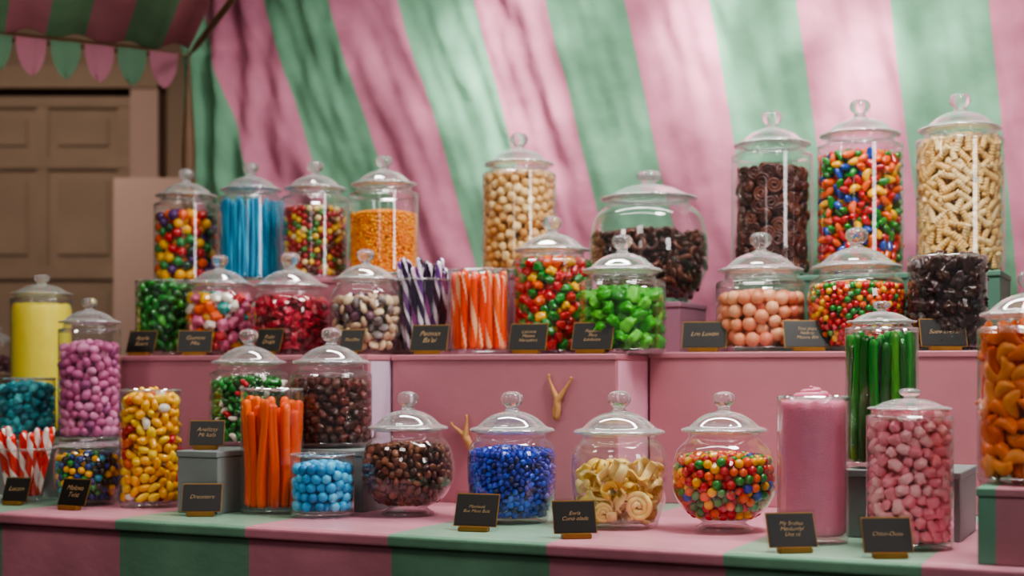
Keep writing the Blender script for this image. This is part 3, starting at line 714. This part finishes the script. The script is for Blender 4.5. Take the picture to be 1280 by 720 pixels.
while pos+w<Lb:
    V=[];ns,nt_=12,10
    for i in range(nt_):
        tz=i/(nt_-1)
        for j in range(ns):
            sx=j/(ns-1)*2-1; hw=(w/2)*(1-tz**2.4)**.7 if tz<1 else .001
            c=dirv*(pos+w/2+sx*hw); V.append((c.x,c.y-.022-.004*math.sin(sx*3+k),.000-tz*.118))
    me=qmesh('pennant',V,np.array(grid_quads(nt_,ns,False)),M_pen_p if k%2==0 else M_pen_g)
    child('pennant',me,be); pos+=w+.010; k+=1

# ---------------- room ----------------
def slab(name,x0,x1,y0,y1,z0,z1,mat,label):
    me=boxmesh(name,x1-x0,y1-y0,z1-z0,mat,0); o=link(bpy.data.objects.new(name,me)); o.location=((x0+x1)/2,(y0+y1)/2,(z0+z1)/2); return structure(o,label)
slab('floor',-4,4,-2,6.3,-.1,0,M_floor,'dark wooden floor')
slab('wall_back',-4,4,6.3,6.4,0,3.4,M_wallm,'brown plaster wall')
slab('wall_left',-4.1,-4,-2,6.4,0,3.4,M_wallm,'brown plaster wall')
slab('ceiling',-4,4,-2,6.4,3.4,3.5,M_floor,'dark ceiling')
YD=6.2
def X_(px): return TT(px)*YD
de=bpy.data.objects.new('door_1',None); de.location=((X_(-160)+X_(165))/2,YD,0); link(de); structure(de,'old brown panelled wooden door')
def dpart(nm,x0,x1,y0,y1,z0,z1,mat):
    me=boxmesh(nm,x1-x0,y1-y0,z1-z0,mat,.006); o=child(nm,me,de); o.location=((x0+x1)/2-de.location.x,(y0+y1)/2-YD,(z0+z1)/2); return o
dx0,dx1=X_(-160),X_(165); dt=zpx(120,YD)
dpart('door_leaf',dx0,dx1,YD+.022,YD+.06,.0,dt,M_door)
for (a,b) in ((-160,-140),(-40,-24),(44,60),(146,165)): dpart('door_stile',X_(a),X_(b),YD+.006,YD+.022,0,dt,M_door)
for (a,b) in ((120,135),(195,212),(332,350),(470,500)): dpart('door_rail',dx0,dx1,YD+.002,YD+.022,zpx(b,YD),zpx(a,YD),M_door)
for (a,b) in ((-138,-42),(-22,42),(62,144)):
    for (c,d) in ((216,328),(354,466),(139,191)):
        dpart('door_panel',X_(a)+.03,X_(b)-.03,YD+.010,YD+.024,zpx(d,YD)+.03,zpx(c,YD)-.03,M_door)
slab('trim_1',X_(165),X_(200),YD-.03,6.3,0,zpx(90,YD),M_pale,'brown door casing')
slab('trim_2',X_(-190),X_(200),YD-.04,6.3,zpx(112,YD),zpx(84,YD),M_wallm,'brown door head casing')
slab('wall_partition',TT(142)*5.4,TT(262)*5.4,5.4,5.5,0,zpx(222,5.4),M_pale,'low pale pink partition wall')

# ---------------- lights ----------------
def area(loc,tgt,size,e,c=(1,1,1),sy=None,name='Area'):
    l=bpy.data.lights.new(name,'AREA'); l.energy=e; l.size=size; l.color=c
    if sy: l.shape='RECTANGLE'; l.size_y=sy
    o=link(bpy.data.objects.new(name,l)); o.location=loc
    o.rotation_euler=(Vector(tgt)-Vector(loc)).to_track_quat('-Z','Y').to_euler(); return o
def spot(loc,tgt,ang,e,c=(1,1,1),blend=1,rad=.05):
    l=bpy.data.lights.new('Spot','SPOT'); l.energy=e; l.spot_size=math.radians(ang); l.spot_blend=blend; l.color=c; l.shadow_soft_size=rad
    o=link(bpy.data.objects.new('Spot',l)); o.location=loc; o.rotation_euler=(Vector(tgt)-Vector(loc)).to_track_quat('-Z','Y').to_euler()
area((.8,2.4,2.8),(.25,2.8,.9),.45,32,(1,.96,.92),name='ceiling_lamp')
area((-.6,1.3,2.5),(-.3,2.9,1.1),.5,7,(1,.93,.87),name='front_lamp')
area((1.9,1.0,1.9),(.3,2.9,1.1),.5,9,(1,.96,.95),name='right_fill')  # fill added from the right for the crate sides, no window modelled
area((*uv2xy(-.1,.95),2.75),(*uv2xy(-.1,.2),1.1),2.2,23,(1,.97,.94),sy=.15,name='back_strip')  # unseen strip added for rim light and reflections in the lids
area((*uv2xy(-.1,.1),2.7),(*uv2xy(-.1,.3),1.2),2.2,13,(1,.97,.94),sy=.12,name='front_strip')  # unseen overhead strip added so lids and knobs catch reflections
area((-1.7,2.2,2.3),(-1.0,3.3,1.2),.4,8,(1,.93,.85),name='side_fill')  # fill added on the left to brighten the yellow jar
def cpt(px,py): 
    x,y=atv(px,1.5); return (x,y,zpx(py,y))
for (px,py,an,e) in ((605,40,7,560),(628,100,6,560),(650,165,6,520),(685,235,5,330),(560,120,4,150),(525,50,4,100),(865,40,7,640),(885,95,5,420),(910,140,5,260),(1075,60,6,480),(1085,115,7,560),(1010,20,5,330),(1190,50,5,220),(780,190,6,120),(930,200,5,170),(1030,180,4,150),(455,90,5,60),(340,150,8,30),(720,30,4,160),(960,70,4,150),(1230,130,5,110)):
    spot((.7+px*.0002,2.2,3.3),cpt(px,py),an,e*1.35,(1,.97,.95))
spot((-1.6,3.9,3.2),(-2.0,6.2,1.5),70,150,(1,.88,.76),rad=.2)  # spot added to brighten the left wall and door
spot((-1.2,3.2,1.3),(-1.7,4.0,2.3),70,14,(1,.92,.86),rad=.2)  # upward spot added to lift the dark canopy underside
spot((-.8,.6,1.9),(*uv2xy(-.3,0),.8),60,12,(1,.93,.9),rad=.2)  # spot added to lighten the table's front panel
spot((.7,.6,1.9),(.62,2.35,1.0),24,22,(1,.93,.88),rad=.15)  # spot added to lift the jars at the right front
w=bpy.data.worlds.new('World'); bpy.context.scene.world=w; w.use_nodes=True
bg=w.node_tree.nodes['Background']; bg.inputs[0].default_value=(.88,.84,.85,1); bg.inputs[1].default_value=.14
try: bpy.context.scene.view_settings.look='AgX - Medium High Contrast'
except Exception as ex: print(ex)
cam=bpy.data.cameras.new('Camera'); cam.lens=50; cam.sensor_width=36; cam.shift_y=105/1280
co=link(bpy.data.objects.new('Camera',cam)); co.location=(0,0,CZ); co.rotation_euler=(math.pi/2,0,0)
cam.dof.use_dof=True; cam.dof.focus_distance=2.75; cam.dof.aperture_fstop=2.3
cam.clip_start=.05
bpy.context.scene.camera=co
msg=[]
for i in range(len(JARS)):
    for j in range(i):
        a,b=JARS[i],JARS[j]
        d=math.hypot(a[1]-b[1],a[2]-b[2])-a[4]-b[4]
        if d<0 and a[3]<b[3]+b[5]-.005 and b[3]<a[3]+a[5]-.005: msg.append((a[0],b[0],round(d,3)))
print('JAROVERLAP',msg,_count)
